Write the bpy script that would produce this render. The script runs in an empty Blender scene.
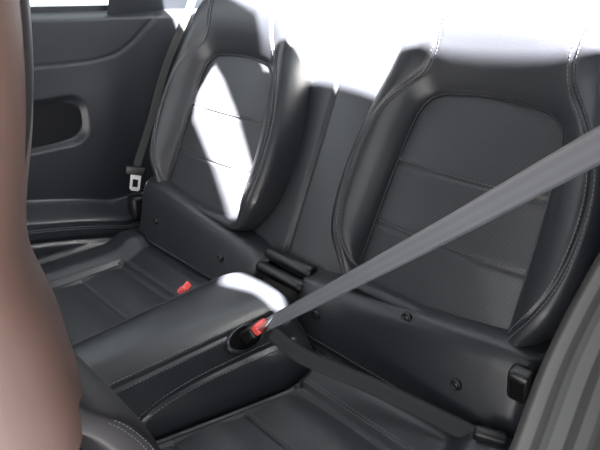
import bpy, math, numpy as np
from mathutils import Vector, Matrix
scene=bpy.context.scene
scene.view_settings.view_transform='Standard'

# ---------------------------------------------------------------- materials
def new_mat(name):
    m=bpy.data.materials.new(name); m.use_nodes=True
    nt=m.node_tree; b=nt.nodes['Principled BSDF']
    return m,nt,b
def leather(name,col,rough=.42,bump=.12,scale=420,spec=.5):
    m,nt,b=new_mat(name)
    b.inputs['Roughness'].default_value=rough
    b.inputs['Specular IOR Level'].default_value=spec
    tc=nt.nodes.new('ShaderNodeTexCoord')
    v=nt.nodes.new('ShaderNodeTexVoronoi'); v.inputs['Scale'].default_value=scale
    n=nt.nodes.new('ShaderNodeTexNoise'); n.inputs['Scale'].default_value=9
    r=nt.nodes.new('ShaderNodeValToRGB')
    r.color_ramp.elements[0].color=(col[0]*.85,col[1]*.85,col[2]*.85,1)
    r.color_ramp.elements[1].color=(col[0]*1.15,col[1]*1.15,col[2]*1.15,1)
    bp=nt.nodes.new('ShaderNodeBump'); bp.inputs['Strength'].default_value=bump; bp.inputs['Distance'].default_value=.001
    nt.links.new(tc.outputs['Object'],v.inputs['Vector']); nt.links.new(tc.outputs['Object'],n.inputs['Vector'])
    nt.links.new(n.outputs['Fac'],r.inputs['Fac']); nt.links.new(r.outputs['Color'],b.inputs['Base Color'])
    nt.links.new(v.outputs['Distance'],bp.inputs['Height']); nt.links.new(bp.outputs['Normal'],b.inputs['Normal'])
    return m
def perforated(name,col,hole,pitch=.0046):
    m,nt,b=new_mat(name)
    b.inputs['Roughness'].default_value=.5
    b.inputs['Specular IOR Level'].default_value=.45
    tc=nt.nodes.new('ShaderNodeTexCoord')
    mp=nt.nodes.new('ShaderNodeMapping'); mp.inputs['Scale'].default_value=(1/pitch,1/pitch,0)
    mp.inputs['Rotation'].default_value=(0,0,math.radians(45))
    v=nt.nodes.new('ShaderNodeTexVoronoi'); v.inputs['Scale'].default_value=1; v.inputs['Randomness'].default_value=0
    v.voronoi_dimensions='2D'
    r=nt.nodes.new('ShaderNodeValToRGB')
    r.color_ramp.elements[0].position=.22; r.color_ramp.elements[0].color=(*hole,1)
    r.color_ramp.elements[1].position=.36; r.color_ramp.elements[1].color=(*col,1)
    bp=nt.nodes.new('ShaderNodeBump'); bp.inputs['Strength'].default_value=.3; bp.inputs['Distance'].default_value=.0008
    nt.links.new(tc.outputs['Object'],mp.inputs['Vector']); nt.links.new(mp.outputs['Vector'],v.inputs['Vector'])
    nt.links.new(v.outputs['Distance'],r.inputs['Fac']); nt.links.new(r.outputs['Color'],b.inputs['Base Color'])
    nt.links.new(v.outputs['Distance'],bp.inputs['Height']); nt.links.new(bp.outputs['Normal'],b.inputs['Normal'])
    return m
def plain(name,col,rough=.5,metal=0,bump=0,scale=300,spec=.5):
    m,nt,b=new_mat(name)
    b.inputs['Roughness'].default_value=rough; b.inputs['Metallic'].default_value=metal
    b.inputs['Specular IOR Level'].default_value=spec
    tc=nt.nodes.new('ShaderNodeTexCoord')
    n=nt.nodes.new('ShaderNodeTexNoise'); n.inputs['Scale'].default_value=scale
    nt.links.new(tc.outputs['Object'],n.inputs['Vector'])
    r=nt.nodes.new('ShaderNodeValToRGB')
    r.color_ramp.elements[0].color=(*[c*.88 for c in col],1); r.color_ramp.elements[1].color=(*[min(1,c*1.12) for c in col],1)
    nt.links.new(n.outputs['Fac'],r.inputs['Fac']); nt.links.new(r.outputs['Color'],b.inputs['Base Color'])
    if bump:
        bp=nt.nodes.new('ShaderNodeBump'); bp.inputs['Strength'].default_value=bump; bp.inputs['Distance'].default_value=.001
        nt.links.new(n.outputs['Fac'],bp.inputs['Height']); nt.links.new(bp.outputs['Normal'],b.inputs['Normal'])
    return m
def webbing_mat(name,c0,c1,stops,rough=.55,bump=.2,tint=1.08):
    """stripes run along the belt: u = across the webbing, v = metres along"""
    m,nt,b=new_mat(name); b.inputs['Roughness'].default_value=rough
    uv=nt.nodes.new('ShaderNodeUVMap'); uv.uv_map='UVMap'
    sx=nt.nodes.new('ShaderNodeSeparateXYZ'); nt.links.new(uv.outputs['UV'],sx.inputs[0])
    r=nt.nodes.new('ShaderNodeValToRGB'); r.color_ramp.interpolation='EASE'
    els=r.color_ramp.elements
    els[0].position=0; els[0].color=(*[c0]*3,1); els[1].position=1; els[1].color=(*[c0]*3,1)
    for p,k in stops:
        e=els.new(p); c=c0+(c1-c0)*k; e.color=(c,c*1.02,c*tint,1)
    nt.links.new(sx.outputs['X'],r.inputs['Fac'])
    w=nt.nodes.new('ShaderNodeMath'); w.operation='MULTIPLY'; w.inputs[1].default_value=5200
    nt.links.new(sx.outputs['Y'],w.inputs[0])
    s=nt.nodes.new('ShaderNodeMath'); s.operation='SINE'; nt.links.new(w.outputs[0],s.inputs[0])
    bp=nt.nodes.new('ShaderNodeBump'); bp.inputs['Strength'].default_value=bump; bp.inputs['Distance'].default_value=.0003
    nt.links.new(s.outputs[0],bp.inputs['Height']); nt.links.new(bp.outputs['Normal'],b.inputs['Normal'])
    nt.links.new(r.outputs['Color'],b.inputs['Base Color'])
    return m
def glass_mat(name):
    m,nt,b=new_mat(name); nt.nodes.remove(b)
    t=nt.nodes.new('ShaderNodeBsdfTransparent'); g=nt.nodes.new('ShaderNodeBsdfGlossy'); g.inputs['Roughness'].default_value=.02
    t.inputs['Color'].default_value=(.9,.95,.95,1)
    mx=nt.nodes.new('ShaderNodeMixShader'); mx.inputs['Fac'].default_value=.05
    nt.links.new(t.outputs[0],mx.inputs[1]); nt.links.new(g.outputs[0],mx.inputs[2])
    nt.links.new(mx.outputs[0],nt.nodes['Material Output'].inputs['Surface'])
    return m
M_leather=leather('black_leather',(.0145,.0158,.0198),rough=.39)
M_leather2=leather('black_leather_smooth',(.0145,.0158,.0198),rough=.38)
M_perf=perforated('perforated_leather',(.028,.030,.036),(.010,.010,.012))
M_perf_cush=perforated('perforated_leather_cushion',(.023,.0248,.030),(.008,.008,.009))
M_brown=leather('warm_dark_leather',(.085,.052,.044),rough=.45,bump=.02,scale=700,spec=.4)
M_shell=leather('dark_seat_shell',(.013,.012,.014),rough=.45,bump=.02,scale=700)
M_plast=plain('dark_trim_plastic',(.015,.017,.022),rough=.44,bump=.06,scale=900)
M_pocket=plain('pocket_shade',(.005,.0055,.007),rough=.8,spec=.2)  # near-black tone paints the shade inside the trim pocket
M_black=plain('black_plastic',(.006,.006,.007),rough=.4)
M_red=plain('red_plastic',(.80,.09,.08),rough=.35)
M_thread=plain('grey_thread',(.125,.125,.135),rough=.8,spec=.2)
M_steel=plain('steel',(.7,.7,.72),rough=.35,metal=1)
M_dark=plain('hollow_shade',(.003,.003,.003),rough=.9,spec=.1)  # black that stands for shade inside hollows
M_shelf=plain('shelf_carpet_glare',(.22,.22,.23),rough=.9,bump=.4,scale=700)  # dark carpet painted lighter, sun glare put into the colour
M_head=plain('headliner_fabric',(.25,.25,.26),rough=.95)
M_floor=plain('floor_carpet',(.02,.02,.022),rough=.95,bump=.5,scale=600)
M_ground=plain('asphalt_ground',(.032,.032,.032),rough=.9,scale=3)
M_glass=glass_mat('window_glass')
M_web=webbing_mat('grey_webbing',.085,.125,[(.06,.0),(.12,1),(.3,.6),(.5,1),(.7,.6),(.88,1),(.94,0)],tint=1.15)
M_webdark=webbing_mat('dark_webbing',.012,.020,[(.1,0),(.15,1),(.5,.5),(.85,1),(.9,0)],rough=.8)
st=[(.05,.2),(.09,1),(.19,.9),(.22,.1),(.29,.0),(.32,.5),(.38,.45),(.41,1),(.54,1),(.57,.05),(.66,.1),(.69,.9),(.80,.9),(.83,.35),(.92,.05)]
M_stripe=webbing_mat('striped_webbing',.036,.110,st,bump=.2,tint=1.04,rough=.9)

# ---------------------------------------------------------------- helpers
def link(o): scene.collection.objects.link(o); return o
def mesh_obj(name,verts,faces,mat,parent=None,smooth=True,uvs=None):
    me=bpy.data.meshes.new(name); me.from_pydata([tuple(map(float,v)) for v in verts],[],[tuple(f) for f in faces])
    me.materials.append(mat)
    if smooth: me.polygons.foreach_set('use_smooth',[True]*len(me.polygons))
    if uvs is not None:
        l=me.uv_layers.new(name='UVMap')
        for lp in me.loops: l.data[lp.index].uv=uvs[lp.vertex_index]
    me.update()
    o=bpy.data.objects.new(name,me); link(o)
    if parent: o.parent=parent
    return o
def grid_faces(nr,nc,close=False,off=0,flip=False):
    F=[]
    for i in range(nr-1):
        for j in range(nc if close else nc-1):
            a=off+i*nc+j; b=off+i*nc+(j+1)%nc; c=off+(i+1)*nc+(j+1)%nc; d=off+(i+1)*nc+j
            F.append((a,d,c,b) if flip else (a,b,c,d))
    return F
def empty(name,loc=(0,0,0),rot=(0,0,0)):
    e=bpy.data.objects.new(name,None); e.location=loc; e.rotation_euler=rot; e.empty_display_size=.05; return link(e)
def tag(o,label,cat,group=None,kind=None):
    o['label']=label; o['category']=cat
    if group: o['group']=group
    if kind: o['kind']=kind
def struct(o,label,cat): tag(o,label,cat,kind='structure')
def catmull(P,n=12,closed=False):
    P=[np.array(p,float) for p in P]; out=[]; m=len(P)
    for i in range(m if closed else m-1):
        if closed: a,b,c,d=P[i-1],P[i],P[(i+1)%m],P[(i+2)%m]
        else: a,b,c,d=P[max(i-1,0)],P[i],P[i+1],P[min(i+2,m-1)]
        for k in range(n):
            t=k/n
            out.append(.5*((2*b)+(-a+c)*t+(2*a-5*b+4*c-d)*t*t+(-a+3*b-3*c+d)*t**3))
    if not closed: out.append(P[-1])
    return np.array(out)
def resample(P,step):
    P=np.array(P,float); d=np.r_[0,np.cumsum(np.linalg.norm(np.diff(P,axis=0),axis=1))]
    n=max(2,int(d[-1]/step)); s=np.linspace(0,d[-1],n)
    return np.stack([np.interp(s,d,P[:,k]) for k in range(P.shape[1])],1)
def smooth01(x): x=np.clip(x,0,1); return x*x*(3-2*x)
def stitches(name,path,parent,nrm=(0,0,1),pitch=.0070,ln=.0058,r=.0008,mat=None):
    """row of thread stitches following a path"""
    P=resample(path,pitch); V=[];F=[]
    for i in range(len(P)-1):
        d=P[i+1]-P[i]; L=np.linalg.norm(d)
        if L<1e-6: continue
        d/=L; n=np.array(nrm,float); n-=d*n.dot(d); n/=np.linalg.norm(n)+1e-9; b=np.cross(d,n)
        c=P[i]+n*r*.5
        o=len(V)
        for t,rr in ((-.5,.3),(-.32,1),(.32,1),(.5,.3)):
            for a in range(5):
                an=a*2*math.pi/5
                V.append(c+d*t*ln+(b*math.cos(an)+n*math.sin(an))*r*rr)
        F+=grid_faces(4,5,True,o)
    return mesh_obj(name,V,F,mat or M_thread,parent)
def rbox(name,sx,sy,sz,mat,parent=None,loc=(0,0,0),bev=.004,rot=(0,0,0)):
    import bmesh
    bm=bmesh.new(); bmesh.ops.create_cube(bm,size=1)
    for v in bm.verts: v.co=Vector((v.co.x*sx,v.co.y*sy,v.co.z*sz))
    bmesh.ops.bevel(bm,geom=bm.edges[:],offset=bev,segments=3,profile=.5,affect='EDGES')
    me=bpy.data.meshes.new(name); bm.to_mesh(me); bm.free(); me.materials.append(mat)
    me.polygons.foreach_set('use_smooth',[True]*len(me.polygons))
    o=bpy.data.objects.new(name,me); link(o); o.location=loc; o.rotation_euler=rot
    if parent: o.parent=parent
    return o
def ribbon(name,pts,wd,mat,parent=None,th=.0014,n=10,nu=7):
    C=catmull(pts,n); W=catmull(wd,n); V=[];UV=[]
    L=np.r_[0,np.cumsum(np.linalg.norm(np.diff(C,axis=0),axis=1))]
    m=len(C)
    for side in (0,1):
        for i in range(m):
            t=C[min(i+1,m-1)]-C[max(i-1,0)]; nn=np.cross(t,W[i]); nn/=np.linalg.norm(nn)+1e-9
            for j in range(nu):
                u=j/(nu-1); k=.5 if 0<j<nu-1 else .15
                V.append(C[i]+W[i]*(u-.5)+nn*th*k*(1 if side==0 else -1)); UV.append((u,L[i]))
    F=grid_faces(m,nu,False,0)+grid_faces(m,nu,False,m*nu,flip=True)
    for i in range(m-1):
        for j in (0,nu-1):
            a=i*nu+j; b=(i+1)*nu+j; F.append((a,b,b+m*nu,a+m*nu) if j else (b,a,a+m*nu,b+m*nu))
    for i in (0,m-1):
        for j in range(nu-1):
            a=i*nu+j; F.append((a,a+1,a+1+m*nu,a+m*nu))
    return mesh_obj(name,V,F,mat,parent,uvs=UV)

# ---------------------------------------------------------------- rear seat shape functions
REC=.3959
RX=math.pi/2-REC
VC=.19
half_out=[(0,-.025),(.10,-.025),(.165,-.02),(.205,.02),(.237,.075),(.249,.15),(.246,.24),(.232,.33),(.212,.41),(.202,.47),(.189,.52),(.150,.557),(.08,.568)]
out_pts=half_out+[(0,.570)]+[(-x,y) for x,y in reversed(half_out[1:])]
half_in=[(0,0),(.08,0),(.139,.002),(.156,.018),(.155,.08),(.151,.17),(.145,.26),(.139,.32),(.128,.358),(.100,.381),(.04,.390)]
in_pts=half_in+[(0,.391)]+[(-x,y) for x,y in reversed(half_in[1:])]
def polar(pts):
    c=catmull(pts,16,True); a=np.arctan2(c[:,1]-VC,c[:,0]); r=np.hypot(c[:,0],c[:,1]-VC)
    o=np.argsort(a); a=a[o]; r=r[o]
    return lambda th: np.interp((np.asarray(th)+np.pi)%(2*np.pi)-np.pi,np.r_[a-2*np.pi,a,a+2*np.pi],np.r_[r,r,r])
rI=polar(in_pts); rO=polar(out_pts)
seam_half=[(.158,.012),(.173,.035),(.195,.075),(.212,.13),(.218,.2),(.212,.27),(.191,.335),(.158,.384),(.133,.417),(.122,.45),(.122,.49),(.128,.545)]
seam_r=resample(catmull(seam_half,10),.003); seam_l=seam_r*np.array([-1,1])
prof=catmull([(0,-.003),(.04,.006),(.12,.016),(.3,.032),(.5,.044),(.65,.048),(.78,.046),(.9,.034),(.97,.014),(1.0,-.004)],10)
tk,wk=prof[:,0],prof[:,1]
def amp(x,v):
    return (.3+.7*smooth01((v+.03)/.12))*(1-.05*smooth01((v-.36)/.08))
def Wf(x,v):
    x=np.asarray(x,float); v=np.asarray(v,float)
    th=np.arctan2(v-VC,x); r=np.hypot(x,v-VC)
    t=np.clip((r-rI(th))/(rO(th)-rI(th)),0,1)
    w=np.interp(t,tk,wk)*amp(x,v)
    d=np.full(x.shape,9.)
    for s in (seam_r,seam_l):
        for k in range(0,len(s)):
            d=np.minimum(d,np.hypot(x-s[k,0],v-s[k,1]))
    return w-.004*np.exp(-(d/.004)**2)
def backrest(cx,seat):
    N=320; th=np.linspace(-np.pi,np.pi,N,endpoint=False)
    V=[]; ts=np.r_[np.linspace(0,.2,14),np.linspace(.22,.85,44),np.linspace(.87,1,12)]
    for t in ts:
        r=rI(th)+(rO(th)-rI(th))*t; x=r*np.cos(th); v=VC+r*np.sin(th); w=Wf(x,v)
        V+=list(np.stack([x,v,w],1))
    nr=len(ts)
    for k,w2 in ((1.0,-.03),(.99,-.07),(.95,-.10),(.5,-.11)):
        r=rO(th)*k; x=r*np.cos(th); v=VC+r*np.sin(th); V+=list(np.stack([x,v,np.full(N,w2)],1)); nr+=1
    e=mesh_obj('backrest',V,grid_faces(nr,N,True),M_leather,seat); e.rotation_euler=(RX,0,0)
    V=[]; ks=np.r_[np.linspace(.001,.9,80),np.linspace(.91,1.0,8)]
    for k in ks:
        r=rI(th)*k; x=r*np.cos(th); v=VC+r*np.sin(th)
        w=.012*(1-k**3)-.004+0*x
        for vs in (.238,.114):
            vv=v-vs-.24*x**2
            w=w-.004*np.exp(-(vv/.004)**2)+.003*np.exp(-(vv/.03)**2)
        V+=list(np.stack([x,v,w],1))
    mesh_obj('perforated_panel',V,grid_faces(len(ks),N,True),M_perf,e)
    for vs in (.238,.114):
        xs=np.linspace(-.138,.138,60); v=vs+.24*xs**2
        stitches('panel_stitching',np.stack([xs,v+.0045,.0095-.1*xs**2],1),e,pitch=.007,r=.0006)
    for s in (seam_r,seam_l):
        for off in (-.0052,.0052):
            t=np.gradient(s,axis=0); n=np.stack([t[:,1],-t[:,0]],1); n/=np.linalg.norm(n,axis=1)[:,None]
            q=s+n*off
            stitches('bolster_stitching',np.c_[q,Wf(q[:,0],q[:,1])+.0006],e)
    r=rI(th)*1.004; V=[]
    for a in range(6):
        an=a*math.pi/3
        rr=r+.0022*math.cos(an); V.append(np.stack([rr*np.cos(th),VC+rr*np.sin(th),np.full(N,-.001+.0022*math.sin(an))],1))
    V=np.concatenate(V+[V[0]])
    mesh_obj('piping',V,grid_faces(7,N,True),M_leather2,e)

def val_raw(ax,s):
    zt=-.045+.06*np.clip((ax-.05)/.45,0,1)
    ks=[0,.10,.25,.5,.75,1]
    y=np.interp(s,ks,[.03,-.026,-.043,-.058,-.072,-.088])
    z=np.interp(s,ks,[zt+.010,zt+.004,zt-.018,(zt-.16)/2-.0,-.135,-.2])
    return y,z
def val_pt(x,s):
    q=[val_raw(x,min(1,max(0,s+d))) for d in (-.05,-.025,0,.025,.05)]
    return np.mean([a for a,_ in q])+.005*math.exp(-((s-.80)/.02)**2), np.mean([b for _,b in q])
def valance(sgn,seat,cx,btn):
    xs=np.linspace(.055,.565,80); ss=np.linspace(0,1,90); V=[]
    for s in ss:
        for x in xs:
            y,z=val_pt(x,s)
            edge=min(x-.055,.565-x); y+=.015*math.exp(-(edge/.008))
            V.append((sgn*x,y,z))
    e=mesh_obj('valance',V,grid_faces(len(ss),len(xs),flip=sgn<0),M_leather2,seat); e.location=(-cx,0,0)
    for so in (.755,.845):
        stitches('stitching',[(sgn*x,val_pt(x,so)[0]-.0008,val_pt(x,so)[1]) for x in np.linspace(.085,.535,60)],e,nrm=(0,-1,.2),r=.001)
    for bx,s in btn:
        y,z=val_pt(bx,s)
        V=[];pr=[(0,.004),(.0045,.004),(.006,.0015),(.007,.0035),(.0095,.0035),(.0105,0),(.0105,-.004)]
        for r,h in pr:
            for a in range(20):
                an=a*math.pi/10; V.append((sgn*bx+r*math.cos(an),y-h-.001,z+r*math.sin(an)))
        mesh_obj('anchor_button',V,grid_faces(7,20,True),M_black,e)

def con_wB(y): return np.interp(y,[-.6,-.45,-.3,-.19,-.05],[.092,.102,.142,.170,.172])
YS=(-.285,-.42)
def cush_z(x,y,hb=.040):
    z=-.170+0*x
    z=z+hb*smooth01((x-.47)/.06)
    z=z+.024*smooth01((y+.17)/.07)
    z=z+.03*smooth01((-.42-y)/.2)
    ins=(smooth01((x-.105)/.012)*smooth01((.485-x)/.012)*smooth01((-.165-y)/.012))
    z=z-.006*ins
    z=z+.004*np.cos((y+.225)*2*np.pi/.135)*ins
    for ys in YS:
        z=z-.004*np.exp(-((y-ys)/.0045)**2)*ins
    z=z-.006*np.exp(-((x-.105)/.005)**2)*(y<-.16)-.006*np.exp(-((x-.485)/.005)**2)*(y<-.16)-.006*np.exp(-((y+.165)/.005)**2)*((x>.10)&(x<.49))
    e=np.minimum(np.minimum(x-.085,.60-x),np.minimum(y+.64,-.055-y))
    e=np.clip(e,0,.03); z=z-(.03-np.sqrt(np.maximum(0,.0009-(.03-e)**2)))
    return z
def cmap(x,y):
    """the inner edge of the cushion follows the flared console base"""
    return x+(con_wB(y)+.002-.085)*(1-smooth01((x-.085)/.30))
def cushion(sgn,seat,cx,hb):
    xs=np.unique(np.r_[np.linspace(.085,.105,10),np.linspace(.105,.485,130),np.linspace(.485,.60,50)])
    ys=np.unique(np.r_[np.linspace(-.64,-.165,180),np.linspace(-.165,-.055,50)])
    X,Y=np.meshgrid(xs,ys); Z=cush_z(X,Y,hb)
    V=list(np.stack([sgn*cmap(X,Y).ravel(),Y.ravel(),Z.ravel()],1)); nc=len(xs)
    Fi=[];Fb=[]
    for i in range(len(ys)-1):
        for j in range(nc-1):
            a=i*nc+j; f=(a,a+1,a+nc+1,a+nc) if sgn>0 else (a,a+nc,a+nc+1,a+1)
            xm=(xs[j]+xs[j+1])/2; ym=(ys[i]+ys[i+1])/2
            (Fi if (.105<xm<.485 and ym<-.165) else Fb).append(f)
    ring=[j for j in range(nc)]+[i*nc+nc-1 for i in range(1,len(ys))]+[(len(ys)-1)*nc+j for j in range(nc-2,-1,-1)]+[i*nc for i in range(len(ys)-2,0,-1)]
    o=len(V)
    for k in ring: v=V[k]; V.append(np.array([v[0],v[1],-.43]))
    nR=len(ring)
    for k in range(nR):
        f=(ring[k],o+k,o+(k+1)%nR,ring[(k+1)%nR]); Fb.append(f if sgn>0 else f[::-1])
    def sub(F):
        ids=sorted({i for f in F for i in f}); mp={i:k for k,i in enumerate(ids)}
        return [V[i] for i in ids],[tuple(mp[i] for i in f) for f in F]
    v,f=sub(Fb); e=mesh_obj('cushion',v,f,M_leather,seat); e.location=(-cx,0,0)
    v,f=sub(Fi); mesh_obj('perforated_insert',v,f,M_perf_cush,e)
    z1=lambda x,y: float(cush_z(np.array(x),np.array(y),hb))+.0006
    for yo in (-.156,-.150):
        stitches('stitching',[(sgn*float(cmap(x,yo)),yo,z1(x,yo)) for x in np.linspace(.11,.485,40)],e)
    for xo in (.494,.500):
        stitches('stitching',[(sgn*float(cmap(xo,y)),y,z1(xo,y)) for y in np.linspace(-.165,-.6,40)],e)
    for ys_ in YS:
        stitches('stitching',[(sgn*float(cmap(x,ys_+.005)),ys_+.005,z1(x,ys_+.005)) for x in np.linspace(.12,.475,40)],e,pitch=.007,r=.0006)
def rear_seat(sgn,label,btn,hb):
    cx=.34*sgn
    s=empty('rear_car_seat',(cx,0,0)); tag(s,label,'car seat',group='rear car seats')
    backrest(cx,s); valance(sgn,s,cx,btn); cushion(sgn,s,cx,hb)
rear_seat(1,'black leather rear seat with grey belt stretched across its backrest',[(.13,.48),(.455,.5),(.33,.16)],.040)
rear_seat(-1,'black leather rear seat with sun patch on backrest, beside quarter trim',[(.19,.45),(.47,.5)],.022)

# ---------------------------------------------------------------- centre panel between backrests
cp=empty('backrest_divider',(0,0,0),(RX,0,0)); tag(cp,'narrow black leather divider panel between the two rear backrests','seat divider')
co_=catmull(half_out,8)
def gap_hw(v):
    m=co_[:,1]<.54
    hw=float(np.interp(v,co_[m][8:,1],co_[m][8:,0])) if v>-.02 else .165
    return min(.34-hw-.002,.17)
vs=np.linspace(-.06,.50,80); NX=80; V=[]
for v in vs:
    h=gap_hw(v)
    for u in np.linspace(-1,1,NX):
        x=u*h
        w=-.035+.012*math.cos(x/.16*1.4)-.008*math.exp(-((x+.032)/.005)**2)
        if v>.46: w-=(v-.46)**2*20
        V.append((x,v,w))
V+= [(u*gap_hw(.5),.52,-.12) for u in np.linspace(-1,1,NX)]
mesh_obj('panel_cover',V,grid_faces(len(vs)+1,NX),M_leather2,cp)
for k,(vv,ww) in enumerate(((-.037,-.01),(-.072,.004))):
    V=[]
    for x,sc in ((-.075,.0),(-.074,.6),(-.07,.9),(-.062,1),(.062,1),(.07,.9),(.074,.6),(.075,0)):
        for a in range(14):
            an=a*2*math.pi/14; V.append((x,vv+.015*sc*math.sin(an),ww+.018*sc*math.cos(an)))
    mesh_obj('hinge_cover',V,grid_faces(8,14,True),M_black,cp)

# ---------------------------------------------------------------- centre console
con=empty('center_console',(0,0,0)); tag(con,'black leather wrapped padded console between the rear seats','console')
def con_sec(y,s):
    wT=np.interp(y,[-.6,-.45,-.05],[.074,.081,.102]); wB=con_wB(y)
    zT=-.050 - .10*max(0,(-.49-y)/.13)**2 - .008*max(0,(y+.145)/.05)**2
    ks=[0,.14,.26,.37,.46,.55,.70,.85,1]
    a=abs(s)
    x=np.interp(a,ks,[0,wT*.48,wT-.026,wT-.006,wT+.008,wT+.016,wT+.68*(wB-wT)+.010,wB+.002,wB])
    z=np.interp(a,ks,[zT+.010,zT+.008,zT+.001,zT-.012,zT-.030,zT-.050,zT-.088,-.175,-.43])
    return math.copysign(x,s),z
def con_pt(y,s):
    q=[con_sec(y,max(-1,min(1,s+d))) for d in (-.07,-.045,-.02,0,.02,.045,.07)]
    return np.array([np.mean([a for a,_ in q]),y,np.mean([b for _,b in q])])
ys=np.linspace(-.62,-.095,110); ss=np.linspace(-1,1,180)
arc=catmull([(-.468,.92),(-.466,.80),(-.456,.70),(-.42,.63),(-.35,.595),(-.25,.59),(-.13,.60)],12)
arcf=np.array([[y,s*.45] for y,s in arc])
V=[]
for y in ys:
    for s in ss:
        p=con_pt(y,s)
        d=np.min(np.hypot(arcf[:,0]-y,arcf[:,1]-abs(s)*.45))
        g=.004*math.exp(-(d/.006)**2)+.0028*math.exp(-((abs(s)-.395)/.012)**2)*(y>-.57)
        p=p-np.array([math.copysign(g*.7,s),0,g*.7]); V.append(p)
NS=len(ss); NY=len(ys)
for yy,k,dz in ((-.089,.99,-.003),(-.085,.97,-.010)):
    V+=[(con_pt(-.095,s)*np.array([k,0,1])+np.array([0,yy,dz])) for s in ss]
V+=[(con_pt(-.095,s)[0]*.95,-.084,min(con_pt(-.095,s)[2],-.11)) for s in ss]
n0=len(V); V+=[(con_pt(-.62,s)[0]*.8,-.635,min(con_pt(-.62,s)[2]-.03,-.15)) for s in ss]
F=grid_faces(NY+3,NS)
F+=[(n0+j,n0+j+1,j+1,j) for j in range(NS-1)]
mesh_obj('console_body',V,F,M_leather2,con)
for s in (.36,.43,-.36,-.43):
    stitches('stitching',[con_pt(y,s)+np.array([0,0,.0008]) for y in np.linspace(-.56,-.14 if abs(s)<.4 else -.27,50)],con,r=.0009)
for sg in (1,-1):
    for off in (-.024,.030):
        stitches('stitching',[con_pt(y+(-.004 if off<0 and s>.66 else (.005 if s>.66 else 0)),sg*(s+off))+np.array([sg*.0008,0,.0008]) for y,s in arc],con,nrm=(sg,0,.4),r=.0009)
def pocket(sgn):
    c=con_pt(-.222,sgn*.47); n=np.array([sgn*.72,0,.69]); u=np.array([0,1.,0]); v=np.cross(n,u)
    V=[]
    for r,h in ((1.18,-.003),(1.14,.002),(1.06,.0045),(.98,.003),(.93,-.003)):
        for a in range(36):
            an=a*math.pi/18; V.append(c+u*.040*r*math.cos(an)+v*.021*r*math.sin(an)+n*(h+.002))
    rim=mesh_obj('buckle_pocket',V,grid_faces(5,36,True),M_leather2,con)
    V=[]
    for r,h in ((.97,.0015),(.6,.0008),(.01,.0005)):
        for a in range(36):
            an=a*math.pi/18; V.append(c+u*.040*r*math.cos(an)+v*.021*r*math.sin(an)+n*(h+.002))
    mesh_obj('cavity_shade',V,grid_faces(3,36,True),M_dark,rim)  # flat dark disc, painted shade in place of a hollow
pocket(1);pocket(-1)

# ---------------------------------------------------------------- buckles and belts
def frame(zdir,xhint):
    z=Vector(zdir).normalized(); x=Vector(xhint); x=(x-z*x.dot(z)).normalized(); y=z.cross(x)
    return Matrix((x,y,z)).transposed()
def buckle(loc,zdir,xh,label):
    e=empty('seat_belt_buckle',loc); e.rotation_euler=frame(zdir,xh).to_euler(); tag(e,label,'seat belt buckle',group='rear seat belt buckles')
    rbox('buckle_housing',.038,.024,.050,M_black,e,(0,0,-.029),.005)
    rbox('release_button',.032,.020,.018,M_red,e,(0,-.001,.003),.0045)
    rbox('button_slot',.024,.002,.003,M_black,e,(0,.0065,.0115),.0008)
    return e
bdir=Vector((.485,.09,.44)).normalized()
buckle((.126,-.208,-.054),bdir,(0.3,-1,.0),'black buckle with red release button, belt tongue latched in')
buckle((-.108,-.212,-.070),(-.50,-.30,.55),(.5,-.8,0),'black buckle with red release button, empty, on the console')

sb=empty('seat_belt',(.118,-.208,-.066)); tag(sb,'grey webbing seat belt stretched across the backrest to the buckle','seat belt',group='rear seat belts')
def loc(pts,o): return [np.array(p)-np.array(o) for p in pts]
o=(.118,-.208,-.066)
ribbon('shoulder_webbing',loc([(.152,-.204,-.031),(.28,-.175,.085),(.44,-.138,.232),(.60,-.112,.383),(.76,-.085,.53)],o),
   [(.007,-.028,-.024),(.008,-.020,-.029),(.010,-.014,-.036),(.012,-.012,-.042),(.012,-.012,-.044)],M_web,sb)
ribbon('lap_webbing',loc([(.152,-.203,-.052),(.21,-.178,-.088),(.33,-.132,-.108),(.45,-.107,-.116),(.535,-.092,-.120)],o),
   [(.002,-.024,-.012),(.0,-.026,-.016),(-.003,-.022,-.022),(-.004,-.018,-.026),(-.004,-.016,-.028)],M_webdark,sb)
tg=rbox('latch_tongue',.030,.003,.030,M_steel,sb,(.022,.002,.027),.001); tg.rotation_euler=frame(bdir,(.1,-1,-.3)).to_euler()
rbox('webbing_anchor',.050,.02,.055,M_black,sb,np.array((.540,-.094,-.116))-np.array(o),.006,rot=(.3,0,.4))

o=(-.66,.20,.46)
sb2=empty('seat_belt',o); tag(sb2,'dark seat belt hanging stowed between backrest and quarter trim','seat belt',group='rear seat belts')
ribbon('shoulder_webbing',loc([(-.650,.25,.52),(-.650,.205,.44),(-.650,.12,.30),(-.650,.055,.15),(-.648,.01,.06),(-.646,-.005,.03)],o),
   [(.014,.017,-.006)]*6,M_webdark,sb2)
Rt=frame((0.1,.15,.97),(.62,.8,-.1)); Rm=np.array(Rt)
t1=rbox('latch_tongue',.056,.010,.026,M_black,sb2,np.array((-.640,-.012,.018))-np.array(o),.004); t1.rotation_euler=Rt.to_euler()
V=[];c0=np.array((-.640,-.018,-.018))-np.array(o)
ou=[(-.015,.028),(.015,.028),(.015,-.018),(.010,-.024),(-.010,-.024),(-.015,-.018)]
inn=[(-.0075,.012),(.0075,.012),(.0075,-.010),(.006,-.0125),(-.006,-.0125),(-.0075,-.010)]
for h in (.0012,-.0012):
    for q in (ou,inn):
        for x,z in q: V.append(c0+Rm@np.array([x,h,z]))
F=[]
for k in range(6):
    k2=(k+1)%6
    F+=[(k,k2,6+k2,6+k),(12+k,18+k,18+k2,12+k2),(k,12+k,12+k2,k2),(6+k,6+k2,18+k2,18+k)]
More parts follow.
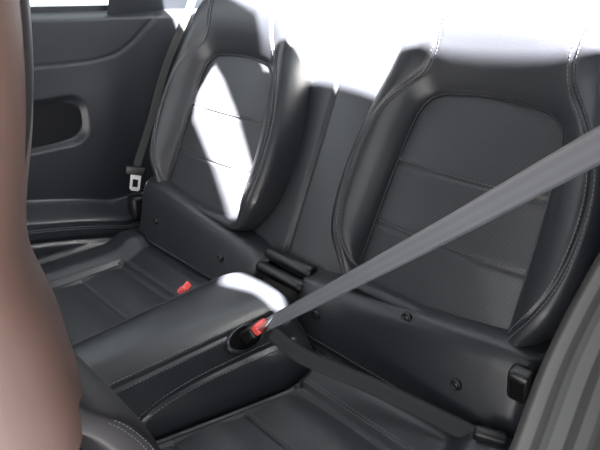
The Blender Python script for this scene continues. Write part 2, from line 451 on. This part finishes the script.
mesh_obj('tongue_blade',V,F,M_steel,sb2,smooth=False)

o=(.70,-.40,.30)
fb=empty('front_seat_belt',o); tag(fb,'grey ribbed striped webbing of the front seat belt','seat belt')
Wb=np.array([.048,.047,0.0])
pts=[]
for p in [(.682,-.49,.16),(.682,-.455,.237),(.680,-.418,.303),(.686,-.372,.373),(.70,-.31,.46),(.72,-.24,.56)]:
    pts.append(np.array(p)+Wb*.5)
ribbon('webbing',loc(pts,o),[Wb,Wb,Wb*.98,Wb*.96,Wb*.94,Wb*.92],M_stripe,fb,nu=13)

# ---------------------------------------------------------------- front seat
fs=empty('front_car_seat',(.1,-.7,-.43)); tag(fs,'front seat in warm dark leather with black back shell, close by','car seat')
zz=[-.05,.0,.06,.12,.177,.259,.342,.443,.527,.62,.72,.76]
yr=[-.53,-.535,-.545,-.575,-.622,-.643,-.648,-.617,-.604,-.602,-.616,-.65]
cz=catmull([(a,b) for a,b in zip(zz,yr)],10)
yr2=[-.65,-.64,-.622,-.598,-.594,-.602,-.616,-.594,-.583,-.582,-.600,-.64]
cz2=catmull([(a,b) for a,b in zip(zz,yr2)],10)
def seat_loft(name,x0,x1,dy,thick,z0,z1,mat,e=2.6,cc=cz,rb=.03):
    V=[]; zs=np.linspace(z0,z1,110); n=96
    for z in zs:
        y1=np.interp(z,cc[:,0],cc[:,1])-dy
        k=1.0
        if z>z1-.06: k=math.sqrt(max(.02,1-((z-(z1-.06))/.06)**2))
        if z<z0+rb: k=math.sqrt(max(.02,1-((z0+rb-z)/rb)**2))
        xc=(x0+x1)/2; hx=(x1-x0)/2*(.8+.2*k); hy=thick/2*k; yc=y1-thick/2*k-thick*.1*(1-k)
        for a in range(n):
            an=a*2*math.pi/n; c,s=math.cos(an),math.sin(an)
            V.append((xc+hx*math.copysign(abs(c)**(2/e),c)-.1,yc+hy*math.copysign(abs(s)**(2/e),s)+.7,z+.43))
    F=grid_faces(110,n,True); F.append(tuple(range(n))[::-1]); F.append(tuple(109*n+k for k in range(n)))
    return mesh_obj(name,V,F,mat,fs)
seat_loft('backrest',-.16,.366,.0,.17,.095,.78,M_brown,e=3.0,cc=cz2,rb=.05)
seat_loft('back_shell',-.15,.350,.0,.055,-.05,.74,M_shell,e=6)
for dd in (.014,.020):
    stitches('stitching',[(.3500-.1,y-dd+.7,z+.43) for z,y in cz if z<.14],fs,nrm=(1,0,0),pitch=.006,ln=.004,r=.0005)
rbox('seat_frame',.36,.12,.46,M_shell,fs,(0,-.06,.23),.03)

# ---------------------------------------------------------------- quarter trim, far side
qp=empty('quarter_trim_panel',(-.72,0,0)); tag(qp,'dark rear quarter trim with recessed pocket and armrest ledge','trim panel')
def rr(y,z,cy,cz_,hy,hz,r):
    dy=np.maximum(np.abs(y-cy)-hy+r,0); dz=np.maximum(np.abs(z-cz_)-hz+r,0)
    return np.hypot(dy,dz)-r
groove=resample(catmull([(.16,.47),(.10,.41),(.04,.36),(-.02,.335),(-.15,.325),(-.5,.33)],12),.004)
def ledge_z(y): return np.clip(-.040-.20*(y+.3)-.25*(y+.3)**2*(y>-.3),-.10,.01)
def qx(y,z):
    x=0*y; zl=ledge_z(y)
    x=x+.095*smooth01((zl+.020-z)/.040)+.010*smooth01((-.15-z)/.02)
    x=x-.009*np.exp(-((z-zl+.076)/.007)**2)
    d=rr(y,z,-.26,.175+.03*(y+.12),.160,.068,.050); x=x-.018*smooth01((.004-d)/.020)
    x=x+.010*np.sin((z+.05)*5.5)*(z>-.05)
    g=np.full(y.shape,9.)
    for k in range(len(groove)): g=np.minimum(g,np.hypot(y-groove[k,0],z-groove[k,1]))
    x=x-.003*np.exp(-(g/.005)**2)
    x=x-.035*smooth01((z-.43)/.03)
    x=x+.03*smooth01((y-.0)/.2)
    return x
ys=np.linspace(-1.0,.34,300); zs=np.linspace(-.42,.464,240)
Y,Z=np.meshgrid(ys,zs); X=qx(Y,Z)
V=np.stack([X.ravel(),Y.ravel(),Z.ravel()],1)
mesh_obj('panel_skin',V,grid_faces(len(zs),len(ys)),M_plast,qp)
V=[]
for k in (.99,.6,.01):
    for a in range(80):
        an=a*2*math.pi/80; c,s=math.cos(an),math.sin(an)
        y=.148*math.copysign(abs(c)**.5,c)*k; z=.056*math.copysign(abs(s)**.7,s)*k
        yy=-.26+y; zc=.175+.03*(yy+.12)+z
        V.append((-.018+.010*math.sin((zc+.05)*5.5)+.003,yy,zc))
mesh_obj('pocket_shade_sheet',V,grid_faces(3,80,True),M_pocket,qp)  # dark sheet laid in the recess as painted shade
for dz in (-.036,-.042):
    P=[]
    for y in np.linspace(-.6,.0,60):
        z=float(ledge_z(np.array(y)))+dz
        P.append((float(qx(np.array([y]),np.array([z]))[0])+.0006,y,z))
    stitches('stitching',P,qp,nrm=(1,0,.3),r=.0011)
rbox('belt_guide',.05,.05,.07,M_black,qp,(.085,-.02,-.09),.012)
V=[]
for i,z in enumerate(np.linspace(.44,.80,20)):
    k=(z-.44)/.36
    for j,u in enumerate(np.linspace(0,1,30)):
        y=(.0+.04*k)+u*(.55-.1*k); V.append((-.01+.10*k+.012*math.sin(u*math.pi),y,z))
mesh_obj('pillar_trim',V,grid_faces(20,30),M_plast,qp)

nq=empty('quarter_trim_panel',(.64,0,0)); tag(nq,'dark rear quarter trim beside the belted seat','trim panel')
ys=np.linspace(-.42,.36,60); zs=np.linspace(-.42,.5,70); V=[]
for z in zs:
    for y in ys:
        x=-.03*float(smooth01((-.03-z)/.05))+.10*float(smooth01((-.05-y)/.15))
        V.append((x,y,z))
mesh_obj('panel_skin',V,grid_faces(len(zs),len(ys),flip=True),M_plast,nq)
slot=rbox('belt_slot',.036,.028,.065,M_black,nq,(-.086,-.052,-.018),.008,rot=(.3,0,0))
rbox('opening_shade',.022,.004,.044,M_dark,slot,(0,-.0135,0),.0015)  # solid dark plate painted as the shade in the slot

# ---------------------------------------------------------------- shell
def box(name,a,b,mat):
    V=[((a if i&1==0 else b)[0],(a if i&2==0 else b)[1],(a if i&4==0 else b)[2]) for i in range(8)]
    return mesh_obj(name,[np.array(v) for v in V],[(0,2,3,1),(4,5,7,6),(0,1,5,4),(2,6,7,3),(0,4,6,2),(1,3,7,5)],mat,smooth=False)
SX,SY=.5,-.3
ZR=.80
def roofp(x,v=None,P=None,w=0):
    if P is None: P=(x,.3856*v-.9227*w,.9227*v+.3856*w)
    t=ZR-P[2]; return (P[0]+SX*t,P[1]+SY*t)
from mathutils.geometry import tessellate_polygon
edge=[roofp(x,v,w=w) for x,v,w in ((-.62,.50,.03),(-.40,.515,.045),(-.28,.485,.045),(-.205,.42,.045),(-.11,.37,-.02),(.10,.36,-.02),(.15,.42,.03),(.20,.455,.045),(.45,.465,.045),(.6,.475,.04))]  # rear roof edge shaped so sun falls on the seat tops
outer=[(-.66,-1.45),(.45,-1.45),(.45,-1.08),(.95,-1.08)]+[(.95,edge[-1][1])]+edge[::-1]+[(-.66,edge[0][1])]
sun_hole1=[roofp(x,v) for x,v in ((-.44,.355),(-.475,.28),(-.465,.205),(-.25,.035),(-.205,-.005),(-.178,.03),(-.192,.125),(-.265,.20),(-.385,.315))]  # invented opening, traced back from the sun patch on the far backrest
sun_hole2=[roofp(0,P=p) for p in ((-.03,-.175,-.045),(-.08,-.13,-.045),(-.065,-.11,-.045),(.07,-.10,-.045),(.12,-.13,-.07),(.04,-.145,-.045))]  # invented opening that lets a sun patch onto the console
polys=[[Vector((x,y,0)) for x,y in q] for q in (outer,sun_hole1,sun_hole2)]
tri=tessellate_polygon(polys); flat=[p for q in polys for p in q]
V=[(p.x,p.y,ZR) for p in flat]+[(p.x,p.y,ZR+.012) for p in flat]; n=len(flat)
F=[t for t in tri]+[(a+n,c+n,b+n) for a,b,c in tri]
off=0
for q in polys:
    m=len(q)
    for k in range(m): a=off+k;b=off+(k+1)%m; F.append((a,b,b+n,a+n))
    off+=m
struct(mesh_obj('ceiling',V,F,M_head,smooth=False),'light grey headliner, unseen, with holes added to shape the sunlight','ceiling')
struct(box('floor',(-.85,-1.6,-.46),(.85,1.1,-.43),M_floor),'dark carpeted car floor','floor')
struct(box('wall_left',(-.84,-1.6,-.43),(-.80,1.1,.43),M_plast),'dark car body side below the window','wall')
struct(box('wall_right',(.80,-.62,-.43),(.84,1.1,.80),M_plast),'dark car body side beside the rear seat','wall')
struct(box('wall_back',(-.80,.40,-.43),(.80,.43,.42),M_plast),'dark bulkhead behind the rear seat','wall')
t=box('trim_1',(-.80,-1.5,.43),(-.745,.05,.464),M_plast); struct(t,'dark window sill trim','trim')
w=mesh_obj('window_1',[(-.79,-1.5,.46),(-.79,.05,.46),(-.68,.08,.80),(-.68,-1.3,.80)],[(0,1,2,3)],M_glass,smooth=False); struct(w,'clear side window glass','window')
w=mesh_obj('window_2',[(-.66,.12,.81),(.66,.12,.81),(.72,1.08,.50),(-.72,1.08,.50)],[(0,1,2,3)],M_glass,smooth=False); struct(w,'sloping clear rear window glass','window')
sh=box('parcel_shelf',(-.64,.33,.425),(.70,1.08,.455),M_shelf); tag(sh,'carpeted shelf behind the rear seats, in sunlight, glare lightened into its colour','shelf')
g=mesh_obj('ground',[(-40,-40,-.8),(40,-40,-.8),(40,40,-.8),(-40,40,-.8)],[(0,1,2,3)],M_ground,smooth=False); struct(g,'sunlit asphalt ground','ground')

# ---------------------------------------------------------------- light
wd=bpy.data.worlds.new('world'); scene.world=wd; wd.use_nodes=True
bg=wd.node_tree.nodes['Background']; bg.inputs['Color'].default_value=(.93,.97,1,1); bg.inputs['Strength'].default_value=3.5
sd=bpy.data.lights.new('sun','SUN'); sd.energy=400; sd.angle=math.radians(1.6); sd.color=(1,.96,.91)
so=bpy.data.objects.new('sun',sd); link(so); so.rotation_euler=Vector((SX,SY,1)).to_track_quat('Z','Y').to_euler()
ld=bpy.data.lights.new('added_seat_spot','SPOT'); ld.energy=5; ld.color=(1,.76,.66); ld.spot_size=math.radians(20); ld.spot_blend=1; ld.shadow_soft_size=.08  # added spot with no real lamp behind it, warms the front seat side
lo=bpy.data.objects.new('added_seat_spot',ld); link(lo); lo.location=(1.35,-1.15,.50)
lo.rotation_euler=(Vector(lo.location)-Vector((.36,-.66,.28))).to_track_quat('Z','Y').to_euler()

# ---------------------------------------------------------------- camera
R=np.array([[0.71078, 0.70312, 0.02008], [0.30041, -0.27762, -0.91251], [-0.63603, 0.65463, -0.40855]])
cam=bpy.data.cameras.new('camera'); co=bpy.data.objects.new('camera',cam); link(co)
cam.sensor_width=36; cam.lens=553.8/600*36; cam.clip_start=.01
co.matrix_world=Matrix(((R[0][0],-R[1][0],-R[2][0],.7805),(R[0][1],-R[1][1],-R[2][1],-.7793),(R[0][2],-R[1][2],-R[2][2],.546),(0,0,0,1)))
scene.camera=co
